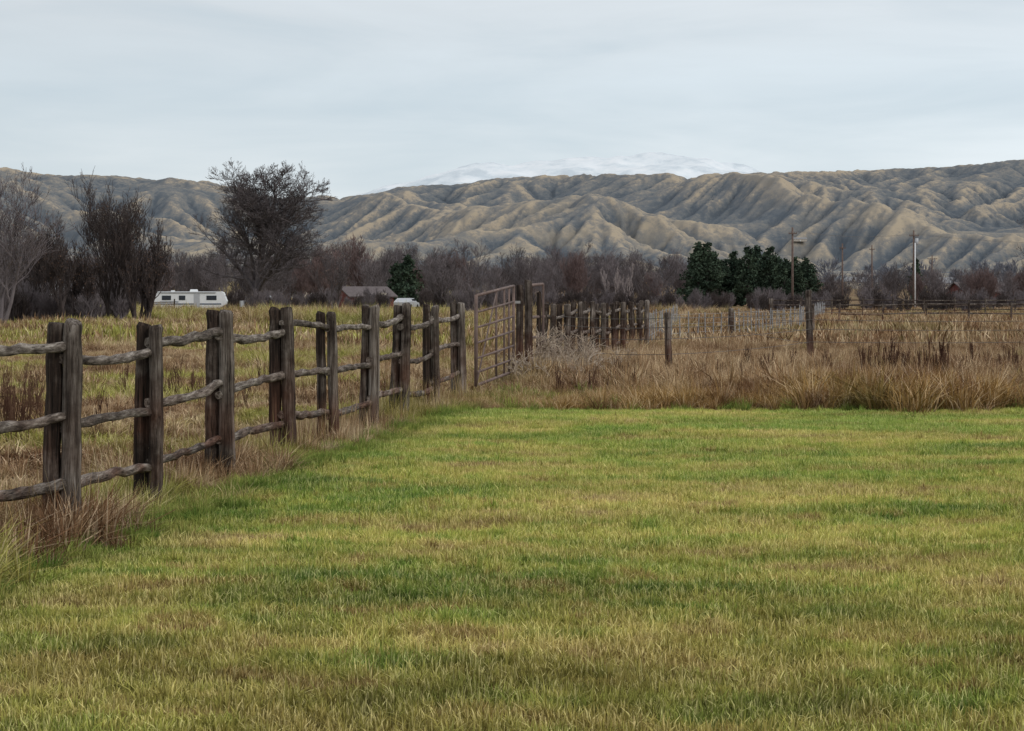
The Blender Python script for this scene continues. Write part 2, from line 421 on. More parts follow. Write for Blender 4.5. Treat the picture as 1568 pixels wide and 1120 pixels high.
# distant bare trees
def tmesh(seed, H, stems, mat, nch=(7, 6, 5, 3), up=.14, rmin=.026, spread=.9):
    random.seed(seed); S, t = grow_tree(H, stems, .15, nch, spread, up, .64, .17, .16, rmin, .35)
    return segs_mesh(f'row_tree_{seed}', S, mat)
rowm = [tmesh(31, 10, 1, m_bark_far), tmesh(32, 10, 3, m_bark_far), tmesh(33, 10, 2, m_bark), tmesh(34, 10, 4, m_bark_red, up=.25), tmesh(35, 10, 1, m_bark_far, spread=1.1), tmesh(36, 10, 2, m_bark, spread=1.0)]
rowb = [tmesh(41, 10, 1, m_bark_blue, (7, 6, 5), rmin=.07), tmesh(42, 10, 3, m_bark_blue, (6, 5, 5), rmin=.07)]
row = empty('distant_bare_tree_row')
def rowtrees(name, meshes, n, x0, x1, y0, y1, h0, h1):
    y = rng.uniform(y0, y1, n); x = rng.uniform(x0, x1, n) * y / y0
    m = ~((x / y > .078) & (x / y < .152) & (y < 350)); x = x[m]; y = y[m]
    scatter(row, name, meshes, x, y, h0 / 10, h1 / 10)
rowtrees('mid_row', rowm, 170, -95, 34, 330, 470, 6.5, 12)
rowtrees('mid_row_b', rowm, 56, -75, 26, 300, 360, 5.5, 10)
rowtrees('mid_row_left', rowm, 30, -70, -38, 230, 300, 5, 8)
rowtrees('right_row', rowm, 50, 36, 90, 300, 420, 4.6, 7.4)
rowtrees('right_row_red', [rowm[3]], 14, 60, 88, 270, 330, 4.2, 6.4)
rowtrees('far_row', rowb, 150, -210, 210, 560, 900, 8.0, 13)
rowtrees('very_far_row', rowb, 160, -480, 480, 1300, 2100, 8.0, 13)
shr = [tmesh(51, 3, 8, m_bark_dark, (6, 5, 4), .2, .015), tmesh(52, 3, 9, m_bark_far, (6, 5, 4), .25, .015)]
brush = empty('distant_brush')
y = rng.uniform(190, 330, 280); u = rng.uniform(-.27, .27, 280)
m = ~((u > -.185) & (u < -.13) & (y < 240)) & ~((u > -.062) & (u < -.045) & (y < 260)); u = u[m]; y = y[m]
scatter(brush, 'brush', shr, u * y, y, .5, 1.0)
y = rng.uniform(125, 160, 50); u = rng.uniform(-.27, -.19, 50)
scatter(brush, 'brush_left', shr, u * y, y, .4, .9)
scatter(brush, 'brush_by_barn', [shr[1]], np.array([-20.5, -17.5, -19.2, -16.2]), np.array([258., 256, 260, 262]), .5, .75)
random.seed(5)
for (X0, Y0, h) in ((16.2, 300, 6.6), (15.0, 305, 6.2)):
    S, t = grow_tree(h, 3, .2, (5, 5, 4), .5, .3, .5, .12, .12, .03)
    add_obj('bare_birch_tree', segs_mesh('birch', S, m_bark_pale), loc=(X0, Y0, 0))

# evergreens
def evergreen(seed, H, W, rounded=.5):
    r = np.random.default_rng(seed); S = [(0, 0, -.3, 0, 0, H * .95, .2, .04)]; L = []
    nb = 95
    for i in range(nb):
        t = .05 + .94 * i / nb; z = H * t
        R = W / 2 * ((1 - t) ** .65 if rounded else (1 - t) ** .9) * r.uniform(.35, 1.35) * min(1, .7 + t * 3)
        a = r.uniform(0, 6.283); dz = R * r.uniform(-.05, .35); ex = (math.cos(a) * R, math.sin(a) * R, z + dz)
        S.append((0, 0, z, *ex, .04, .015))
        n = int(12 + 32 * R / (W / 2)); u = r.uniform(.3, 1.08, n)
        for q in u: L.append((ex[0] * q + r.normal(0, .2), ex[1] * q + r.normal(0, .2), z + dz * q + r.normal(0, .2), r.uniform(.13, .32)))
    return segs_mesh(f'evergreen_{seed}', S, m_bark_dark, leaves=L, leafmat=m_needle)
ev = [evergreen(61, 10, 6.6, 1), evergreen(62, 10, 5.4, 1), evergreen(63, 10, 7.8, 1)]
evr = empty('evergreen_tree_row')
ne = 31; ex = np.concatenate([np.linspace(30.5, 52, 19), np.linspace(33, 51, 12)]) ; ey = np.concatenate([np.full(19, 340.), np.full(12, 358.)]) + rng.uniform(-6, 6, ne)
ex = ex * ey / 352 + rng.uniform(-.8, .8, ne)
eh = np.interp(ex * 352 / ey, [30, 34, 38, 44, 48, 52], [10.6, 10.8, 9.9, 9.6, 8.8, 7.6]) * rng.uniform(.72, 1.07, ne)
for j in range(3):
    m = np.arange(ne) % 3 == j
    instancer(evr, f'evergreen_{j+1}', ev[j], np.stack([ex[m], ey[m], gz(ex[m], ey[m])], 1), rng.uniform(0, 6, m.sum()), eh[m] / 10)
add_obj('evergreen_tree', evergreen(64, 7.4, 5.0, 1), loc=(-14.8, 290, 0))
add_obj('evergreen_tree', evergreen(65, 6.3, 4.0, 1), loc=(-16.6, 296, 0))
add_obj('evergreen_tree', evergreen(66, 8.5, 3.4, 0), loc=(73, 370, 0))

# ------------------------------------------------------------------ mesh builder for hard objects
class MB:
    def __init__(s): s.V = []; s.F = []; s.mi = []; s.t = []
    def tube(s, pts, rads, n=10, m=0, t=0., jit=0., cap=True):
        pts = [Vector(p) for p in pts]; o = len(s.V)
        ph = random.uniform(0, 6); jj = [1 + random.uniform(-jit, jit) for _ in range(n)]
        for i, p in enumerate(pts):
            d = (pts[min(i + 1, len(pts) - 1)] - pts[max(i - 1, 0)]).normalized()
            ref = Vector((1, 0, 0)) if abs(d.z) > .8 else Vector((0, 0, 1))
            u = d.cross(ref).normalized(); v = d.cross(u)
            for k in range(n):
                a = 2 * math.pi * k / n + ph; r = rads[i] * jj[k] * (1 + random.uniform(-jit, jit) * .3)
                s.V.append(tuple(p + (u * math.cos(a) + v * math.sin(a)) * r)); s.t.append(t)
        for i in range(len(pts) - 1):
            for k in range(n):
                a = o + i * n + k; b = o + i * n + (k + 1) % n
                s.F.append((a, b, b + n, a + n)); s.mi.append(m)
        if cap:
            s.F.append(tuple(o + k for k in range(n))[::-1]); s.mi.append(m)
            e = o + (len(pts) - 1) * n; s.F.append(tuple(e + k for k in range(n))); s.mi.append(m)
    def poly(s, pts, m=0, t=0.):
        o = len(s.V); s.V += [tuple(p) for p in pts]; s.t += [t] * len(pts); s.F.append(tuple(range(o, o + len(pts)))); s.mi.append(m)
    def box(s, c, d, m=0, t=0., top=(1, 1)):
        x, y, z = c; a, b, h = d[0] / 2, d[1] / 2, d[2] / 2; o = len(s.V); tx, ty = top
        s.V += [(x - a, y - b, z - h), (x + a, y - b, z - h), (x + a, y + b, z - h), (x - a, y + b, z - h),
                (x - a * tx, y - b * ty, z + h), (x + a * tx, y - b * ty, z + h), (x + a * tx, y + b * ty, z + h), (x - a * tx, y + b * ty, z + h)]
        s.t += [t] * 8
        for f in ((0, 3, 2, 1), (4, 5, 6, 7), (0, 1, 5, 4), (1, 2, 6, 5), (2, 3, 7, 6), (3, 0, 4, 7)):
            s.F.append(tuple(o + i for i in f)); s.mi.append(m)
    def obj(s, name, mats, parent=None, loc=(0, 0, 0), rz=0, smooth=False, bevel=0):
        me = bpy.data.meshes.new(name); me.from_pydata(s.V, [], s.F)
        for m in mats: me.materials.append(m)
        me.polygons.foreach_set('material_index', s.mi); me.polygons.foreach_set('use_smooth', [smooth and len(f) == 4 for f in s.F])
        a = me.attributes.new('tint', 'FLOAT', 'POINT'); a.data.foreach_set('value', s.t); me.update()
        ob = add_obj(name, me, parent, loc, rz)
        if bevel:
            b = ob.modifiers.new('bevel', 'BEVEL'); b.width = bevel; b.segments = 3
        return ob

def plain(name, c, rough=.6, spec=.3, var=.25, metal=0):
    M = Mat(name, rough, spec); n = M.noise(M.objc(), 3, 4, .7)
    M.b.inputs['Metallic'].default_value = metal
    a = tuple(v * (1 - var) for v in c); b = tuple(min(1, v * (1 + var)) for v in c)
    return M.color(M.ramp(n, [(.3, a), (.7, b)]))

def wood(name, sc, k=1.0):
    M = Mat(name, .9, .15); p = M.pos()
    g = M.noise(M.mapv(p, sc), 1.0, 6, .75); g2 = M.noise(M.mapv(p, tuple(v * 2.1 for v in sc)), 1.0, 5, .7); big = M.noise(p, 2.3, 3)
    bl = M.noise(p, 7, 4, .7)
    S_ = lambda c: tuple(v * k for v in c)
    dark = M.ramp(g, [(.32, (.008, .006, .005)), (.5, (.034, .023, .018)), (.68, (.10, .070, .053))])
    grey = M.ramp(g, [(.34, S_((.035, .026, .022))), (.45, S_((.14, .112, .092))), (.54, S_((.26, .222, .19))), (.66, S_((.50, .45, .40)))])
    red = M.ramp(g, [(.32, (.02, .009, .006)), (.5, (.11, .046, .028)), (.7, (.26, .125, .08))])
    t = M.attr('tint'); t = M.math('ADD', t, M.rng(big, .3, .7, -.42, .42)); t = M.math('ADD', t, M.rng(bl, .3, .7, -.28, .28), True)
    c = M.mix(t, dark, grey)
    z = M.sep(p)[2]
    rf = M.math('MULTIPLY', M.rng(z, 1.05, .2, 0, .85), M.rng(M.noise(p, 1.1, 2), .42, .55, 0, 1))
    c = M.mix(rf, c, red)
    c = M.mix(M.rng(g2, .43, .34, 0, .92), c, (.006, .005, .004))
    M.bump(M.math('ADD', g, g2), 1.0, .02)
    return M.color(c)
m_post = wood('weathered_post_wood', (30, 30, 1.3), .95)
m_rail = wood('weathered_rail_wood', (34, 1.8, 34), 1.05)
m_wood_far = wood('old_post_wood', (14, 14, 1.2), .9)

# ------------------------------------------------------------------ wooden fence with paired posts
def paired_fence(name, P, tops, dirv, tintF, shadeTintB, rz=(1.27, .80, .36), fr=.057, gap=.0):
    root = empty(name)
    mp = MB(); mr = MB()
    d = Vector((dirv[0], dirv[1], 0)).normalized(); perp = Vector((d.y, -d.x, 0))
    for i, (x, y) in enumerate(P):
        g = float(gz(x, y)); b = Vector((x, y, g)); pl_ = Vector((random.gauss(0, .022), random.gauss(0, .02), 0))
        for side, tt in ((1, tintF), (-1, shadeTintB)):  # back posts get a darker tint that paints in their shade
            r = fr * random.uniform(.90, 1.15); top = tops[i] + random.uniform(-.015, .015)
            lean = pl_ + Vector((random.gauss(0, .007), random.gauss(0, .007), 0)) + perp * side * -.008
            base = b + perp * side * (fr + .004 + gap) + d * random.uniform(-.03, .03)
            zs = [-.25, .0, .2, .4, .6, .8, 1.0, 1.2, 1.35, top - .025, top]
            pts = [base + Vector((0, 0, z)) + lean * (z - .8) + Vector((random.gauss(0, .004), random.gauss(0, .004), 0)) for z in zs]
            rr = [r * (1.08 - .1 * z / 1.4) * random.uniform(.96, 1.04) for z in zs]; rr[-1] *= .84
            t = tt[i] if isinstance(tt, (list, tuple)) else tt + random.uniform(-.2, .2)
            mp.tube(pts, rr, 16, 0, max(0, min(1, t)), .07)
    for i in range(len(P) - 1):
        a = Vector((*P[i], float(gz(*P[i])))); b = Vector((*P[i + 1], float(gz(*P[i + 1]))))
        u = (b - a).normalized()
        for z in rz:
            za = z + random.uniform(-.035, .035); zb = z + random.uniform(-.035, .035)
            e0 = random.uniform(.04, .09); e1 = random.uniform(.04, .09)
            A = a - u * e0 + Vector((0, 0, za + (.03 if i % 2 else -.03))); B = b + u * e1 + Vector((0, 0, zb + (.03 if i % 2 else -.03)))
            bow = random.uniform(-.055, .025); sb = random.uniform(-.02, .02); r0 = random.uniform(.031, .045); r1 = random.uniform(.03, .042)
            n = 13; pts = []; rr = []
            for k in range(n):
                s = k / (n - 1); q = A.lerp(B, s) + Vector((0, 0, bow * math.sin(math.pi * s) + random.gauss(0, .006))) + perp * (sb * math.sin(math.pi * s) + .012)
                pts.append(q); rr.append((r0 + (r1 - r0) * s) * random.uniform(.88, 1.12))
            mr.tube(pts, rr, 10, 0, random.uniform(.4, 1.0), .1)
    mp.obj('posts', [m_post], root, smooth=True); mr.obj('rails', [m_rail], root, smooth=True)
    return root
random.seed(11)
sv = [-.225, -.112, 0, .107, .218, .347, .465, .598, .716, .855, 1.0]
P1 = [(-2.95 - .06 + 2.165 * s, 13.75 + 18.25 * s) for s in sv]
tp = [1.46, 1.46, 1.46, 1.425, 1.46, 1.46, 1.445, 1.50, 1.495, 1.49, 1.49]
paired_fence('wooden_rail_fence', P1, tp, (2.165, 18.25), [.75, .75, .64, .32, .48, .24, .6, 1, .32, .5, .7], [.1, .1, .12, .05, .02, .0, .02, .3, .02, .05, .2])
n2 = 10
P2 = [(.75 + 3.25 * s, 42.3 + 20 * s) for s in np.linspace(0, 1, n2)]
paired_fence('wooden_rail_fence', P2, [1.5] * n2, (3.25, 20), .35, .05, fr=.068, gap=.02)

# gate
m_rust = plain('weathered_gate_steel', (.15, .105, .09), .75, .25, .4)
m_galv = plain('galvanised_steel', (.32, .31, .30), .5, .4, .15, .3)
root = empty('livestock_gate')
mg = MB()
A = Vector((-.585, 33.3, 0)); B = Vector((.03, 38.9, 0))
def gp(s, z): q = A.lerp(B, s); z2 = .16 + z + (.06 + .16 * s) * (z / 1.4); return Vector((q.x, q.y, z2 + .03 * s))
for z in (0, .2, .42, .66, .9, 1.14, 1.40): mg.tube([gp(0, z), gp(.5, z), gp(1, z)], [.026 if z in (0, 1.4) else .02] * 3, 8)
for s in (0, .5, .72, .86, 1.0): mg.tube([gp(s, -.01), gp(s, 1.41)], [.03 if s in (0, 1) else .02] * 2, 8)
mg.tube([gp(0.02, .05), gp(.5, 1.36)], [.014] * 2, 6)
mg.obj('frame_and_bars', [m_rust], root, smooth=True)
mh = MB()
for z in (.35, 1.5): mh.box((.09, 39.2, z), (.14, .12, .05))
mh.obj('hinges', [m_galv], root)
def single_post(name, x, y, h, r, tint, lean=(0, 0), mat=None):
    b = MB(); zs = [-.3, 0, h * .3, h * .6, h * .9, h - .02, h]
    g = float(gz(x, y))
    b.tube([(lean[0] * z / h + random.gauss(0, .006), lean[1] * z / h, z) for z in zs], [r * (1.08 - .12 * max(z, 0) / h) * (.85 if z == h else 1) for z in zs], 12, 0, tint, .07)
    return b.obj(name, [mat or m_post], loc=(x, y, g), smooth=True)
single_post('gate_post', .15, 39.6, 1.84, .07, .0)
single_post('gate_post', .32, 39.9, 1.93, .08, .1)
single_post('gate_post', .54, 41.2, 1.72, .05, .05)
root = empty('gate_brace_frame'); b = MB(); b.tube([(.30, 39.9, 1.82), (.62, 41.4, 1.86)], [.03, .03], 8); b.tube([(.63, 41.4, 0), (.63, 41.4, 1.86)], [.025] * 2, 8)
for z in (.4, .8, 1.2): b.tube([(.36, 40.1, z), (.66, 42.0, z)], [.03, .03], 8)
b.obj('bars', [m_rust], root)

# ------------------------------------------------------------------ wire fence on the right
wp = [(3.02, 39.3, 1.30, .065, (-.04, 0)), (7.0, 47.9, 1.80, .08, (-.07, 0)), (15.0, 52.0, 1.5, .08, (.03, 0)), (8.45, 79, 1.15, .10, (0, 0)), (13.5, 92, 1.25, .09, (0, 0)), (13.4, 106, 1.5, .08, (.05, 0))]
for q in wp: single_post('wire_fence_post', *q[:4], random.uniform(.1, .5), q[4], m_wood_far)
m_wire = plain('fence_wire', (.10, .085, .075), .6, .3, .2)
b = MB()
def wire(b, p, q, sag=.04, r=.007):
    p = Vector(p); q = Vector(q); pts = [p.lerp(q, s) - Vector((0, 0, sag * 4 * s * (1 - s))) for s in np.linspace(0, 1, 9)]
    b.tube(pts, [r] * 9, 4, cap=False)
for z in (.5, .8, 1.02, 1.2):
    wire(b, (3.0, 39.2, z), (6.95, 47.8, z + .05)); wire(b, (6.95, 47.8, z + .05), (15, 51.9, z)); wire(b, (1.0, 42.5, z), (3.0, 39.2, z))
    wire(b, (7.0, 47.9, z), (8.45, 79, z - .1))
b.obj('barbed_wire', [m_wire])
m_stake = plain('steel_stakes', (.26, .26, .265), .6, .3, .35)
root = empty('stake_and_wire_fence'); b = MB()
def stake_line(x0, y0, x1, y1, n, h, r=.022, wr=.006):
    for i in range(n + 1):
        s = i / n; x = x0 + (x1 - x0) * s; y = y0 + (y1 - y0) * s; hh = h * random.uniform(.85, 1.1)
        b.tube([(x, y, -.1), (x + random.gauss(0, .04), y, hh)], [r, r], 5)
    for z in (.3, .6, .93):
        b.tube([(x0, y0, z * h), (x1, y1, z * h)], [wr] * 2, 4)
stake_line(5.6, 72, 8.4, 79.5, 7, 1.05)
stake_line(8.5, 79.5, 14.6, 104, 20, 1.05)
stake_line(14.6, 104, 29, 190, 26, 1.1, .03)
stake_line(4.2, 64, 9.5, 118, 18, 1.1, .02)
b.obj('stakes', [m_stake], root)
M = Mat('gravel', .95, .1); n = M.noise(M.pos(), 3, 5, .7); n2_ = M.noise(M.pos(), .25, 3, .6)
m_gravel = M.color(M.mix(M.rng(n2_, .42, .56, 0, .8), M.ramp(n, [(.3, (.14, .115, .09)), (.7, (.27, .235, .19))]), (.27, .21, .12)))
yy = np.linspace(62, 215, 78); tt = np.linspace(0, 1, 9)
Yg, Tg = np.meshgrid(yy, tt, indexing='ij'); Xg = (4.8 + (Yg - 62) * .066) * (1 - Tg) + (5.8 + (Yg - 62) * .078) * Tg
V = np.stack([Xg, Yg, gz(Xg, Yg) + .03], -1).reshape(-1, 3); i = np.arange(78 * 9).reshape(78, 9)
F = np.stack([i[:-1, :-1], i[:-1, 1:], i[1:, 1:], i[1:, :-1]], -1).reshape(-1, 4)
add_obj('gravel_driveway', np_mesh('drive', V, [F], [m_gravel], smooth=True))

def rail_fence(name, pts, rails=(.55, 1.1), h=1.3, sp=2.6, mat=m_wood_far, r=.07):
    root = empty(name); b = MB()
    for (x0, y0), (x1, y1) in zip(pts[:-1], pts[1:]):
        L = math.hypot(x1 - x0, y1 - y0); n = max(1, int(L / sp))
        for i in range(n + 1):
            s = i / n; x = x0 + (x1 - x0) * s; y = y0 + (y1 - y0) * s; g = float(gz(x, y))
            b.tube([(x, y, g - .2), (x + random.gauss(0, .02), y, g + h * random.uniform(.95, 1.08))], [r, r * .9], 7, 0, random.uniform(.1, .5))
            if i < n:
                s2 = (i + 1) / n; xx = x0 + (x1 - x0) * s2; y2 = y0 + (y1 - y0) * s2
                for z in rails: b.tube([(x, y, g + z + random.gauss(0, .02)), (xx, y2, float(gz(xx, y2)) + z + random.gauss(0, .02))], [.045, .04], 6, 0, random.uniform(.1, .6))
    b.obj('posts_and_rails', [mat], root)
rail_fence('distant_rail_fence', [(19.5, 122), (44, 128)])
rail_fence('distant_rail_fence', [(22, 175), (60, 180)], (.5, .9, 1.3), 1.5)
rail_fence('distant_rail_fence', [(-46, 178), (-30, 182)], (.6, 1.1), 1.3)

# ------------------------------------------------------------------ shrubs
def shrub(name, seed, H, stems, loc, mat, nch=(6, 5, 4), up=.1, spread=.9, rmin=.0025, r0=.012, leaf=0, lm=None):
    random.seed(seed); S, tips = grow_tree(H, stems, .1, nch, spread, up, .62, .2, r0, rmin, .3)
    lv = [(t.x, t.y, t.z, .015) for t in tips if random.random() < leaf]
    return add_obj(name, segs_mesh(name, S, mat, leaves=lv, leafmat=lm or m_leafdry), loc=(loc[0], loc[1], float(gz(loc[0], loc[1]))))
shrub('tumbleweed', 71, 1.05, 18, (.98, 40.6, 0), m_tumble, (5, 5, 4), .0, 1.1, .0055, .01)
shrub('tumbleweed', 72, .65, 14, (.72, 38.6, 0), m_tumble, (5, 5, 4), .0, 1.1, .0055, .01)
shrub('tumbleweed', 73, .7, 14, (1.5, 41.2, 0), m_tumble, (5, 5, 4), .0, 1.1, .0055, .01)
for k, (X0, Y0, h) in enumerate([(8.0, 42, .95), (7.3, 43, .7), (8.35, 41, .85), (5.2, 44, .6), (10.6, 45, .7), (7.7, 40.5, .7), (4.2, 37, .6), (9.6, 38, .7), (2.4, 36, .55), (6.0, 34.5, .5), (1.6, 33.5, .5)]):
    shrub('dock_weed', 80 + k, h, 9, (X0, Y0, 0), m_weed, (5, 4), .5, .35, .007, .014, .9, m_weed)
for k, (X0, Y0, h) in enumerate([(-5.6, 22.5, .75), (-5.0, 23.5, .6), (-6.3, 24, .8), (-6.6, 28, .8), (-5.7, 33, .7), (-4.6, 34, .6), (-3.9, 31, .5)]):
    shrub('brown_brush', 90 + k, h, 14, (X0, Y0, 0), m_weed, (5, 4), .4, .5, .004, .01, .3, m_weed)

# ------------------------------------------------------------------ utility poles
m_pole = plain('pole_wood', (.14, .10, .085), .9, .1, .3)
m_white = plain('white_paint', (.70, .71, .72), .5, .4, .05)
m_glass = plain('dark_glass', (.03, .035, .045), .15, .5, .2)
m_black = plain('rubber', (.02, .02, .02), .8, .2, .1)
m_grey = plain('grey_roof', (.22, .22, .23), .8, .2, .2)
m_dkroof = plain('dark_shingle_roof', (.12, .10, .10), .85, .2, .25)
m_red = plain('red_barn_paint', (.15, .055, .048), .85, .15, .3)
m_tan = plain('tan_siding', (.42, .37, .31), .8, .2, .12)
m_bluegrey = plain('blue_grey_stripe', (.10, .13, .18), .5, .3, .1)
m_silver = plain('silver_paint', (.40, .41, .43), .4, .5, .05)
def pole(x, y, h, arm=True, can=False, white=False, arml=1.8):
    root = empty('utility_pole', (x, y, float(gz(x, y)))); b = MB()
    b.tube([(0, 0, -.5), (0, 0, h * .5), (0, 0, h)], [.15, .13, .10], 10); b.obj('pole', [m_pole], root, smooth=True)
    if arm:
        b = MB(); b.box((0, -.16, h - .7), (arml, .09, .10))
        for q in (-.45, -.2, .2, .45): b.tube([(q * arml, -.16, h - .65), (q * arml, -.16, h - .5)], [.035, .03], 6)
        b.obj('crossarm', [m_pole], root)
    if can:
        b = MB(); b.tube([(.35, 0, h - 1.9), (.35, 0, h - 1.0)], [.24, .24], 12); b.box((.16, 0, h - 1.4), (.12, .1, .5)); b.obj('transformer', [m_silver], root, smooth=True)
    if white:
        b = MB(); b.tube([(.1, -.4, 0), (.1, -.4, h - 1.6)], [.08, .07], 8); b.box((.1, -.3, h * .6), (.06, .3, .06)); b.obj('conduit', [m_white], root, smooth=True)
    return root
pole(31.5, 230, 9.45, arml=.9); pole(51, 260, 10.1, True, True, True, 1.2); pole(48.4, 300, 9.4, True, arml=.9); pole(58, 330, 10, True, arml=.9); pole(80, 390, 9.5, True)
b = MB()
for o_ in (-.4, .4):
    wire(b, (31.5 + o_, 229.8, 9.0), (51 + o_, 259.8, 9.6), .5, .010); wire(b, (51 + o_, 259.8, 9.6), (90 + o_, 300, 9.6), .6, .010)
b.obj('power_lines', [m_wire])

# ------------------------------------------------------------------ buildings
def house(name, x, y, w, d, h, rise, wall, roof, rz=0, doors=1, over=.4, zb=None):
    root = empty(name, (x, y, float(gz(x, y)) if zb is None else zb), rz)
    b = MB(); b.box((0, 0, h / 2 - .15), (w, d, h + .3))
    for s in (-1, 1): b.poly([(s * w / 2, -d / 2, h), (s * w / 2, d / 2, h), (s * w / 2, 0, h + rise)][::s])
    b.obj('walls', [wall], root)
    b = MB()
    for s in (-1, 1):
        y0 = s * (d / 2 + over); z0 = h - rise * over / (d / 2)
        a = [(-w / 2 - over, y0, z0), (w / 2 + over, y0, z0), (w / 2 + over, 0, h + rise), (-w / 2 - over, 0, h + rise)]
        a2 = [(p[0], p[1], p[2] + .15) for p in a]
        b.poly(a); b.poly(a2)
        for i in range(4): b.poly([a[i], a[(i + 1) % 4], a2[(i + 1) % 4], a2[i]])
    b.obj('roof', [roof], root)
    b = MB(); n = max(2, int(w / 3))
    for i in range(n):
        cx = -w / 2 + w * (i + .5) / n
        if i == n // 2 and doors: b.box((cx, -d / 2 - .02, 1.05), (1.0, .06, 2.1), 1)
        else: b.box((cx, -d / 2 - .02, h * .58), (1.1, .06, .9), 0); b.box((cx, -d / 2 - .005, h * .58), (1.3, .04, 1.1), 1)
    b.obj('windows_and_door', [m_glass, m_white if wall is not m_red else m_tan], root)
    return root
house('red_barn', -19.6, 270, 6.4, 5, 1.7, 1.1, m_red, m_dkroof, .55)
house('farmhouse', -51.0, 232, 5.0, 5, 2.4, .9, m_tan, m_grey, .25)
house('farmhouse', 82, 360, 9, 7, 2.6, 1.5, m_red, m_dkroof, .3)
for (x, y, w, mt, r) in ((205, 960, 12, m_tan, .2), (228, 1020, 10, m_white, -.3), (240, 1000, 12, m_grey, .3), (258, 1080, 14, m_tan, .1), (262, 980, 12, m_white, 0), (190, 1100, 13, m_tan, .2), (-60, 620, 12, m_tan, .3), (270, 1250, 16, m_white, .2), (220, 1300, 15, m_tan, -.2), (300, 1500, 16, m_white, .2), (330, 1650, 16, m_tan, .1), (345, 1500, 16, m_grey, .1)):
    house('distant_house', x, y, w, 8, 3.5, 2.5, mt, m_grey, r)

def trailer(x, y, rz):
    root = empty('travel_trailer', (x, y, 0), rz); L = 7.9; W = 2.4; z0 = .35; z1 = 2.2
    prof = [(-L / 2, z0 + .25), (-L / 2 + .15, z0), (L / 2 - .8, z0), (L / 2 - .1, z0 + .45), (L / 2, z0 + .8), (L / 2 - .35, z1 - .12), (L / 2 - .6, z1), (-L / 2 + .2, z1), (-L / 2, z1 - .25)]
    b = MB(); n = len(prof)
    b.poly([(p[0], -W / 2, p[1]) for p in prof]); b.poly([(p[0], W / 2, p[1]) for p in prof][::-1])
    for i in range(n):
        p, q = prof[i], prof[(i + 1) % n]; b.poly([(p[0], -W / 2, p[1]), (p[0], W / 2, p[1]), (q[0], W / 2, q[1]), (q[0], -W / 2, q[1])])
    b.obj('body', [m_white], root)
    b = MB()
    for cx, w in ((-2.6, 1.0), (-.9, .7), (2.3, 1.1)): b.box((cx, -W / 2 - .01, 1.5), (w, .04, .5))
    b.box((3.6, 0, 1.5), (.3, 1.6, .5)); b.obj('windows', [m_glass], root)
    b = MB(); b.box((.7, -W / 2 - .012, 1.2), (.65, .04, 1.5)); b.obj('door', [m_silver], root)
    b = MB(); b.box((-.3, -W / 2 - .006, .82), (L - .6, .02, .16)); b.box((-2.3, -W / 2 - .008, 1.05), (2.0, .02, .1)); b.obj('stripes', [m_bluegrey], root)
    b = MB(); b.box((.3, 0, z1 + .12), (.9, .7, .24), top=(.8, .8)); b.box((-2, 0, z1 + .06), (.4, .4, .12)); b.obj('roof_units', [m_white], root)
    b = MB(); b.tube([(-L / 2 + .5, -W / 2 - .06, z1 - .1), (L / 2 - 1.2, -W / 2 - .06, z1 - .1)], [.07, .07], 8); b.obj('awning', [m_silver], root)
    b = MB()
    for cx in (-.7, .15):
        for s in (-1, 1): b.tube([(cx, s * 1.0, .34), (cx, s * 1.2, .34)], [.34, .34], 16)
    b.obj('wheels', [m_black], root)
    b = MB(); b.tube([(L / 2 - .8, -.5, .42), (L / 2 + 1.0, 0, .42)], [.05, .05], 6); b.tube([(L / 2 - .8, .5, .42), (L / 2 + 1.0, 0, .42)], [.05, .05], 6); b.tube([(L / 2 + .8, 0, 0), (L / 2 + .8, 0, .6)], [.04, .04], 6); b.obj('hitch', [m_black], root)
trailer(-35.4, 226, .08)

def car(name, x, y, rz, paint, pickup=False):
    root = empty(name, (x, y, float(gz(x, y))), rz)
    if pickup: prof = [(-2.7, .45), (2.7, .45), (2.75, .8), (2.65, 1.08), (1.35, 1.18), (.75, 1.75), (-.55, 1.78), (-.8, 1.2), (-2.7, 1.15)]
    else: prof = [(-2.3, .4), (2.3, .4), (2.35, .7), (2.2, .88), (1.1, 1.0), (.45, 1.42), (-1.3, 1.45), (-2.1, 1.05), (-2.35, .95)]
    W = .95; b = MB(); n = len(prof)
    ins = [(.82 if p[1] > 1.3 else 1) * W for p in prof]
    b.poly([(p[0], -w, p[1]) for p, w in zip(prof, ins)]); b.poly([(p[0], w, p[1]) for p, w in zip(prof, ins)][::-1])
    for i in range(n):
        p, q = prof[i], prof[(i + 1) % n]; a, c = ins[i], ins[(i + 1) % n]
        b.poly([(p[0], -a, p[1]), (p[0], a, p[1]), (q[0], c, q[1]), (q[0], -c, q[1])])
    b.obj('body', [paint], root)
    b = MB(); zt = 1.45 if pickup else 1.2
    for s in (-1, 1):
        b.box((.3, s * .87, zt), (.75, .1, .32)); b.box((-.5 if not pickup else -.25, s * .87, zt), (.5, .1, .3))
    b.box((1.0 if pickup else .8, 0, zt), (.35, 1.4, .36), top=(.3, .9)); b.obj('windows', [m_glass], root)
    b = MB()
    for cx in ((-1.75, 1.75) if pickup else (-1.4, 1.45)):
        for s in (-1, 1): b.tube([(cx, s * .78, .36), (cx, s * .98, .36)], [.36, .36], 16)
    b.obj('wheels', [m_black], root)
car('pickup_truck', -43.6, 183, 1.1, m_white, True)
car('parked_car', -12.6, 245, 1.35, m_silver)
car('pickup_truck', -28.6, 236, .2, m_silver, True)

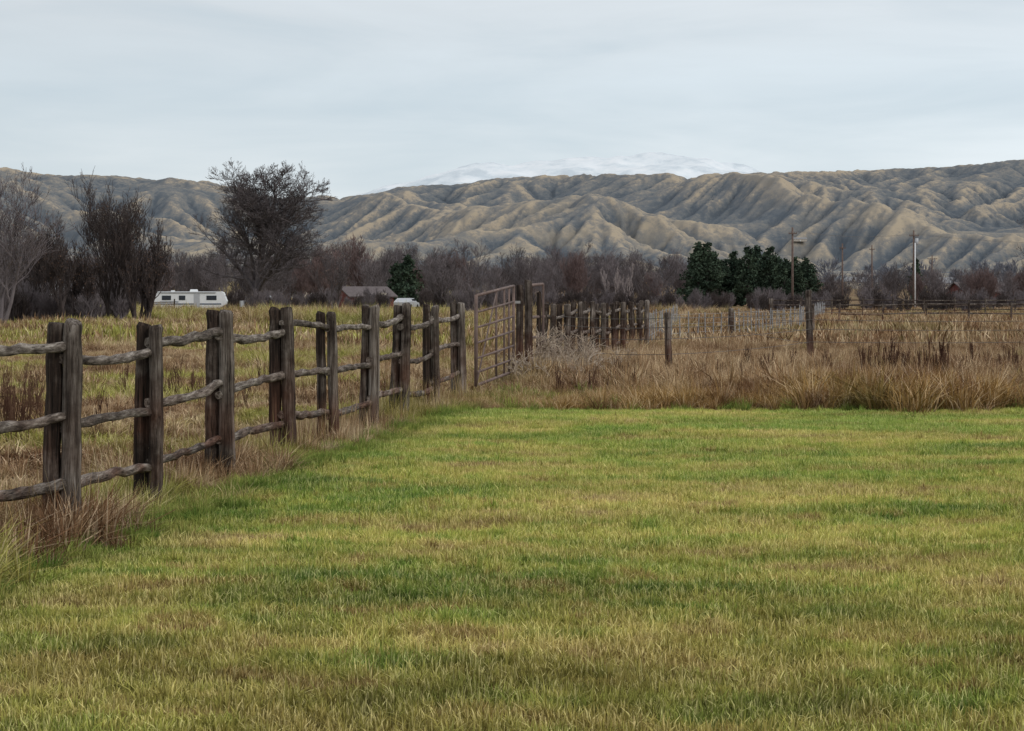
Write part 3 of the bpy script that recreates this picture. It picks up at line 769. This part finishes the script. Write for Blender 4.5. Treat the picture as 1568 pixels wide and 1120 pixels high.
# ------------------------------------------------------------------ hills: coarse valleys first, then fine gullies
YR = 4500.
rx = np.array([-2600, -1900, -1125, -1060, -1005, -925, -850, -790, -710, -665, -560, -480, -320, -235, -120, -35, 95, 310, 525, 740, 900, 1000, 1125, 1500, 2600])
rpx = np.array([203, 198, 205, 192, 187, 187, 184, 179, 182, 176, 158, 150, 157, 170, 173, 182, 186, 188, 190, 193, 196, 200, 209, 218, 215])
def erode(h, U, K, its, m, diff, KV, dscale):
    ny, nx = h.shape; idx = np.arange(nx * ny).reshape(ny, nx); KVr = KV.ravel()
    for it in range(its):
        h = h + U
        h[0, :] = 2; h[-1, :] = 2
        hp = np.pad(h, 1, constant_values=1e9); best = np.zeros_like(h); rc = idx.copy()
        for dj in (-1, 0, 1):
            for di in (-1, 0, 1):
                if di == 0 and dj == 0: continue
                nb = hp[1 + dj:1 + dj + ny, 1 + di:1 + di + nx]; sl = (h - nb) / math.hypot(di, dj); mm = sl > best
                best = np.where(mm, sl, best); rc = np.where(mm, idx + dj * nx + di, rc)
        hf = h.ravel(); ol = np.argsort(hf).tolist(); rcl = rc.ravel().tolist(); A = [1.0] * (nx * ny)
        for i in reversed(ol):
            r_ = rcl[i]
            if r_ != i: A[r_] += A[i]
        Fk = (K * KVr * (np.array(A) * dscale) ** m).tolist(); hl = hf.tolist()
        for i in ol:
            r_ = rcl[i]
            if r_ != i: f = Fk[i]; hl[i] = (hl[i] + f * hl[r_]) / (1 + f)
        h = np.array(hl).reshape(ny, nx)
        hp = np.pad(h, 1, mode='edge'); h = h * (1 - diff) + diff / 4 * (hp[:-2, 1:-1] + hp[2:, 1:-1] + hp[1:-1, :-2] + hp[1:-1, 2:])
    return h
def base_shape(GX, GY):
    R = np.interp(GX, rx, rpx * YR / 3136); yr = YR + 200 * vnoise(GX, GX * 0, 420, 3)
    t = np.clip((GY - 2450) / (yr - 2450), 0, 1); h0 = R * (t ** 1.1)
    back = np.clip((GY - yr - 120) / 700, 0, 1); h0 = h0 * (1 - .97 * back)
    def bump_(cx, cy, sx, sy, hh, rot=0):
        dx = GX - cx; dy = GY - cy; c, s = math.cos(rot), math.sin(rot)
        u = (dx * c + dy * s) / sx; v = (-dx * s + dy * c) / sy; return hh * np.exp(-(u * u + v * v))
    h0 += bump_(150, 3250, 200, 300, 80, .35) + bump_(-300, 3000, 300, 160, 30) + bump_(-950, 3500, 190, 450, 80, -.2) + bump_(620, 3350, 110, 480, 55, .45) + bump_(1050, 3600, 130, 480, 60, -.35) + bump_(-200, 3700, 110, 450, 50, .4) + bump_(-560, 3800, 110, 400, 50, -.35) + bump_(420, 3800, 110, 400, 45, .4)
    h0 += 42 * fbm(GX, GY, 480, 6, 11, .58) * np.clip(t * 3, 0, 1) * np.clip(1.25 - t, .3, 1) * (1 - back)
    return np.maximum(h0, 2), back
cxn, cyn = 230, 150
cgx = np.linspace(-2300, 2300, cxn); cgy = np.linspace(2300, 5300, cyn); CX, CY = np.meshgrid(cgx, cgy)
c0, _ = base_shape(CX, CY); c0 = c0 + rng.uniform(-3, 3, c0.shape)
ch = erode(c0, .04 * c0, .055, 34, .48, .02, np.clip(1 + .6 * fbm(CX, CY, 420, 2, 31), .4, 1.8), 1.0)
nx, ny = 640, 410
gx = np.linspace(-2300, 2300, nx); gy = np.linspace(2300, 5300, ny); GX, GY = np.meshgrid(gx, gy)
t1 = np.stack([np.interp(gx, cgx, r_) for r_ in ch]); hh = np.stack([np.interp(gy, cgy, t1[:, j]) for j in range(nx)], 1)
for _ in range(3):
    q = np.pad(hh, 1, mode='edge'); hh = .2 * (hh + q[:-2, 1:-1] + q[2:, 1:-1] + q[1:-1, :-2] + q[1:-1, 2:])
hh = hh + 12 * fbm(GX, GY, 110, 4, 61, .62) * np.clip(hh / 80, 0, 1) + rng.uniform(-1.5, 1.5, hh.shape)
h = erode(hh, .018 * hh, .05, 18, .40, .012, np.clip(1.0 + .9 * fbm(GX, GY, 260, 3, 31), .2, 2.2), 1.0)
for _ in range(4):
    mx = ((h - 1.6) / GY * 3136).max(0); want = np.interp(gx, rx, rpx)
    q = np.clip(want / mx, .4, 2.5); ker = np.hanning(15); ker /= ker.sum()
    q = np.convolve(np.pad(q, 7, mode='edge'), ker, 'valid')[None, :]
    wgt = np.clip((GY - 3000) / 1000, 0, 1); qs = np.convolve(np.pad(q[0], 40, mode='edge'), np.ones(81) / 81, 'valid')[None, :]
    h = h * (q * wgt + qs * (1 - wgt))
def smooth(a, n):
    for _ in range(n):
        q = np.pad(a, 1, mode='edge'); a = .2 * (a + q[:-2, 1:-1] + q[2:, 1:-1] + q[1:-1, :-2] + q[1:-1, 2:])
    return a
def nrmz(a): cp = np.percentile(a, [5, 95]); return (a - cp[0]) / (cp[1] - cp[0])
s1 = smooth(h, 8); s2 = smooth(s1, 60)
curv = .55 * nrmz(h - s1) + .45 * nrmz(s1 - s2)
def up2(a):
    b = np.zeros((a.shape[0] * 2 - 1, a.shape[1] * 2 - 1)); b[::2, ::2] = a; b[1::2, ::2] = (a[1:] + a[:-1]) / 2; b[:, 1::2] = (b[:, :-1:2] + b[:, 2::2]) / 2; return b
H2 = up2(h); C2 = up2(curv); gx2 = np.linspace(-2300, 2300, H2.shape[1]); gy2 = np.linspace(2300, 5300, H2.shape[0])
X2, Y2 = np.meshgrid(gx2, gy2)
H2 = H2 + 2.0 * fbm(X2, Y2, 24, 3, 55, .6) * np.clip(H2 / 60, 0, 1)
base = float(gz(0, 2300))
H2 = H2 + np.clip(1 - H2 / 40, 0, 1) * (base + 1) * .8
H2 = np.where(Y2 < 2306, H2 - 30, H2)
M = Mat('hill_grass_sage_shade_haze', .95, .05)
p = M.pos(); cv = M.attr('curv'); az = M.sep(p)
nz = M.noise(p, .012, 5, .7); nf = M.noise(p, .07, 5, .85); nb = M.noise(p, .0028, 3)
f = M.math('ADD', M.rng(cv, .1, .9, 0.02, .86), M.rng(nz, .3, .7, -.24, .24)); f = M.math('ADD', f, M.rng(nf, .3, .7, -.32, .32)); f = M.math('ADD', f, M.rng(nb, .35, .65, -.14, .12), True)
c = M.ramp(f, [(.10, (.085, .100, .118)), (.40, (.132, .143, .152)), (.66, (.200, .190, .176)), (.93, (.36, .30, .225))])  # sage gullies and tan crests, with shade and aerial haze painted in
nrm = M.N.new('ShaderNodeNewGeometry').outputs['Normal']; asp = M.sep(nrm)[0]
c = M.mix(M.rng(asp, .05, -.35, 0, .5), c, (.105, .124, .148))  # sage tone with blue-grey shade painted on slopes away from the sun
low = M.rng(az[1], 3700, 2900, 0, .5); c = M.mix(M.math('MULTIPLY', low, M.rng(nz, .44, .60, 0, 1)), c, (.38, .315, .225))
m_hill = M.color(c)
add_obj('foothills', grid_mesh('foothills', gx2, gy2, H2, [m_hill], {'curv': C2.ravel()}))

sx = np.linspace(-5000, 5000, 420); sy = np.linspace(5900, 11500, 150); SX, SY = np.meshgrid(sx, sy)
pr = np.interp(SX, [-5000, -1500, -500, -270, -40, 120, 350, 620, 830, 980, 1200, 2500, 5000], [150, 250, 500, 570, 598, 600, 615, 636, 622, 590, 510, 300, 150])
sh = pr * np.clip(1 - np.abs(SY - 9000 - 80 * vnoise(SX, SX * 0, 400, 8)) / 3000, 0, 1) ** 1.1
ridg = 1 - np.abs(fbm(SX, SY, 420, 5, 77)); sh = sh + 30 * (ridg - .8) * np.clip(sh / 300, 0, 1) + 8 * fbm(SX, SY, 90, 3, 99)
M = Mat('snow', .8, .2); p = M.pos(); n = M.noise(p, .006, 5, .7)
m_snow = M.color(M.ramp(n, [(.38, (.52, .58, .63)), (.50, (.66, .71, .75)), (.62, (.74, .77, .80))]))
add_obj('snowy_mountain', grid_mesh('snowy', sx, sy, sh, [m_snow]))

def terr(x, y):
    i = int(np.clip(round((x + 2300) / 4600 * (H2.shape[1] - 1)), 0, H2.shape[1] - 1)); j = int(np.clip(round((y - 2300) / 3000 * (H2.shape[0] - 1)), 0, H2.shape[0] - 1)); return float(H2[j, i])
bestp = None
for Yq in np.arange(2500, 4000, 10):
    Xq = 440 / 3136 * Yq; zq = terr(Xq, Yq)
    if (zq - 1.6) / Yq > 76 / 3136: bestp = (Xq, Yq, zq); break
if bestp: house('hillside_house', bestp[0], bestp[1] - 4, 22, 10, 4, 2.2, m_tan, m_grey, .1, zb=bestp[2] - 1)

# ------------------------------------------------------------------ sky, sun, camera
w = bpy.data.worlds.new("World"); scene.world = w; w.use_nodes = True
nt = w.node_tree; N = nt.nodes; bg = N['Background']; bg.inputs[1].default_value = .1
EL = math.radians(34); AZ = math.radians(125)
sky = N.new('ShaderNodeTexSky'); sky.sky_type = 'NISHITA'; sky.sun_disc = False; sky.sun_elevation = EL; sky.sun_rotation = AZ
class W_(Mat):
    def __init__(s, nt): s.nt = nt; s.N = nt.nodes
Wm = W_(nt)
tc = N.new('ShaderNodeTexCoord').outputs['Generated']; so = Wm.sep(tc)
n1 = Wm.noise(Wm.mapv(tc, (5, 5, 30)), 1.0, 5, .55, .4); n2 = Wm.noise(Wm.mapv(tc, (2.2, 2.2, 9)), 1.0, 3, .5)
grad = Wm.ramp(so[2], [(0.0, (8.0, 8.4, 8.7)), (.05, (7.7, 8.3, 8.7)), (.10, (6.6, 7.4, 8.0)), (.145, (6.9, 7.4, 7.8)), (.5, (8.8, 9.0, 9.2)), (1.0, (10.3, 10.3, 10.3))])
cl = Wm.math('ADD', Wm.math('MULTIPLY', n1, .6), Wm.math('MULTIPLY', n2, .5)); cm = Wm.rng(cl, .40, .68, .94, 1.10)
side = Wm.rng(so[0], -.25, .25, .92, 1.08)
cc = Wm.mix(1.0, grad, Wm.mix(1.0, (1, 1, 1), Wm.math('MULTIPLY', cm, side), 'MULTIPLY'), 'MULTIPLY')
blue = Wm.mix(Wm.rng(cl, .60, .45, 0, .3), cc, (5.2, 6.7, 7.8))
fin = Wm.mix(.90, sky.outputs[0], blue)
nt.links.new(fin, bg.inputs[0])

sd = bpy.data.lights.new('sun', 'SUN'); sd.energy = 1.0; sd.angle = math.radians(16); sd.color = (1, .95, .88)
so_ = bpy.data.objects.new('sun', sd); COL.objects.link(so_)
D = Vector((math.sin(AZ) * math.cos(EL), math.cos(AZ) * math.cos(EL), math.sin(EL))); so_.rotation_euler = D.to_track_quat('Z', 'Y').to_euler()

cam = bpy.data.cameras.new('camera'); co = bpy.data.objects.new('camera', cam); COL.objects.link(co)
co.location = (0, 0, 1.6); co.rotation_euler = (math.radians(90), 0, 0)
cam.sensor_width = 36; cam.lens = 72; cam.shift_y = -105 / 1568; cam.clip_start = .1; cam.clip_end = 30000
scene.camera = co
scene.view_settings.view_transform = 'Standard'; scene.view_settings.look = 'None'; scene.view_settings.exposure = 0
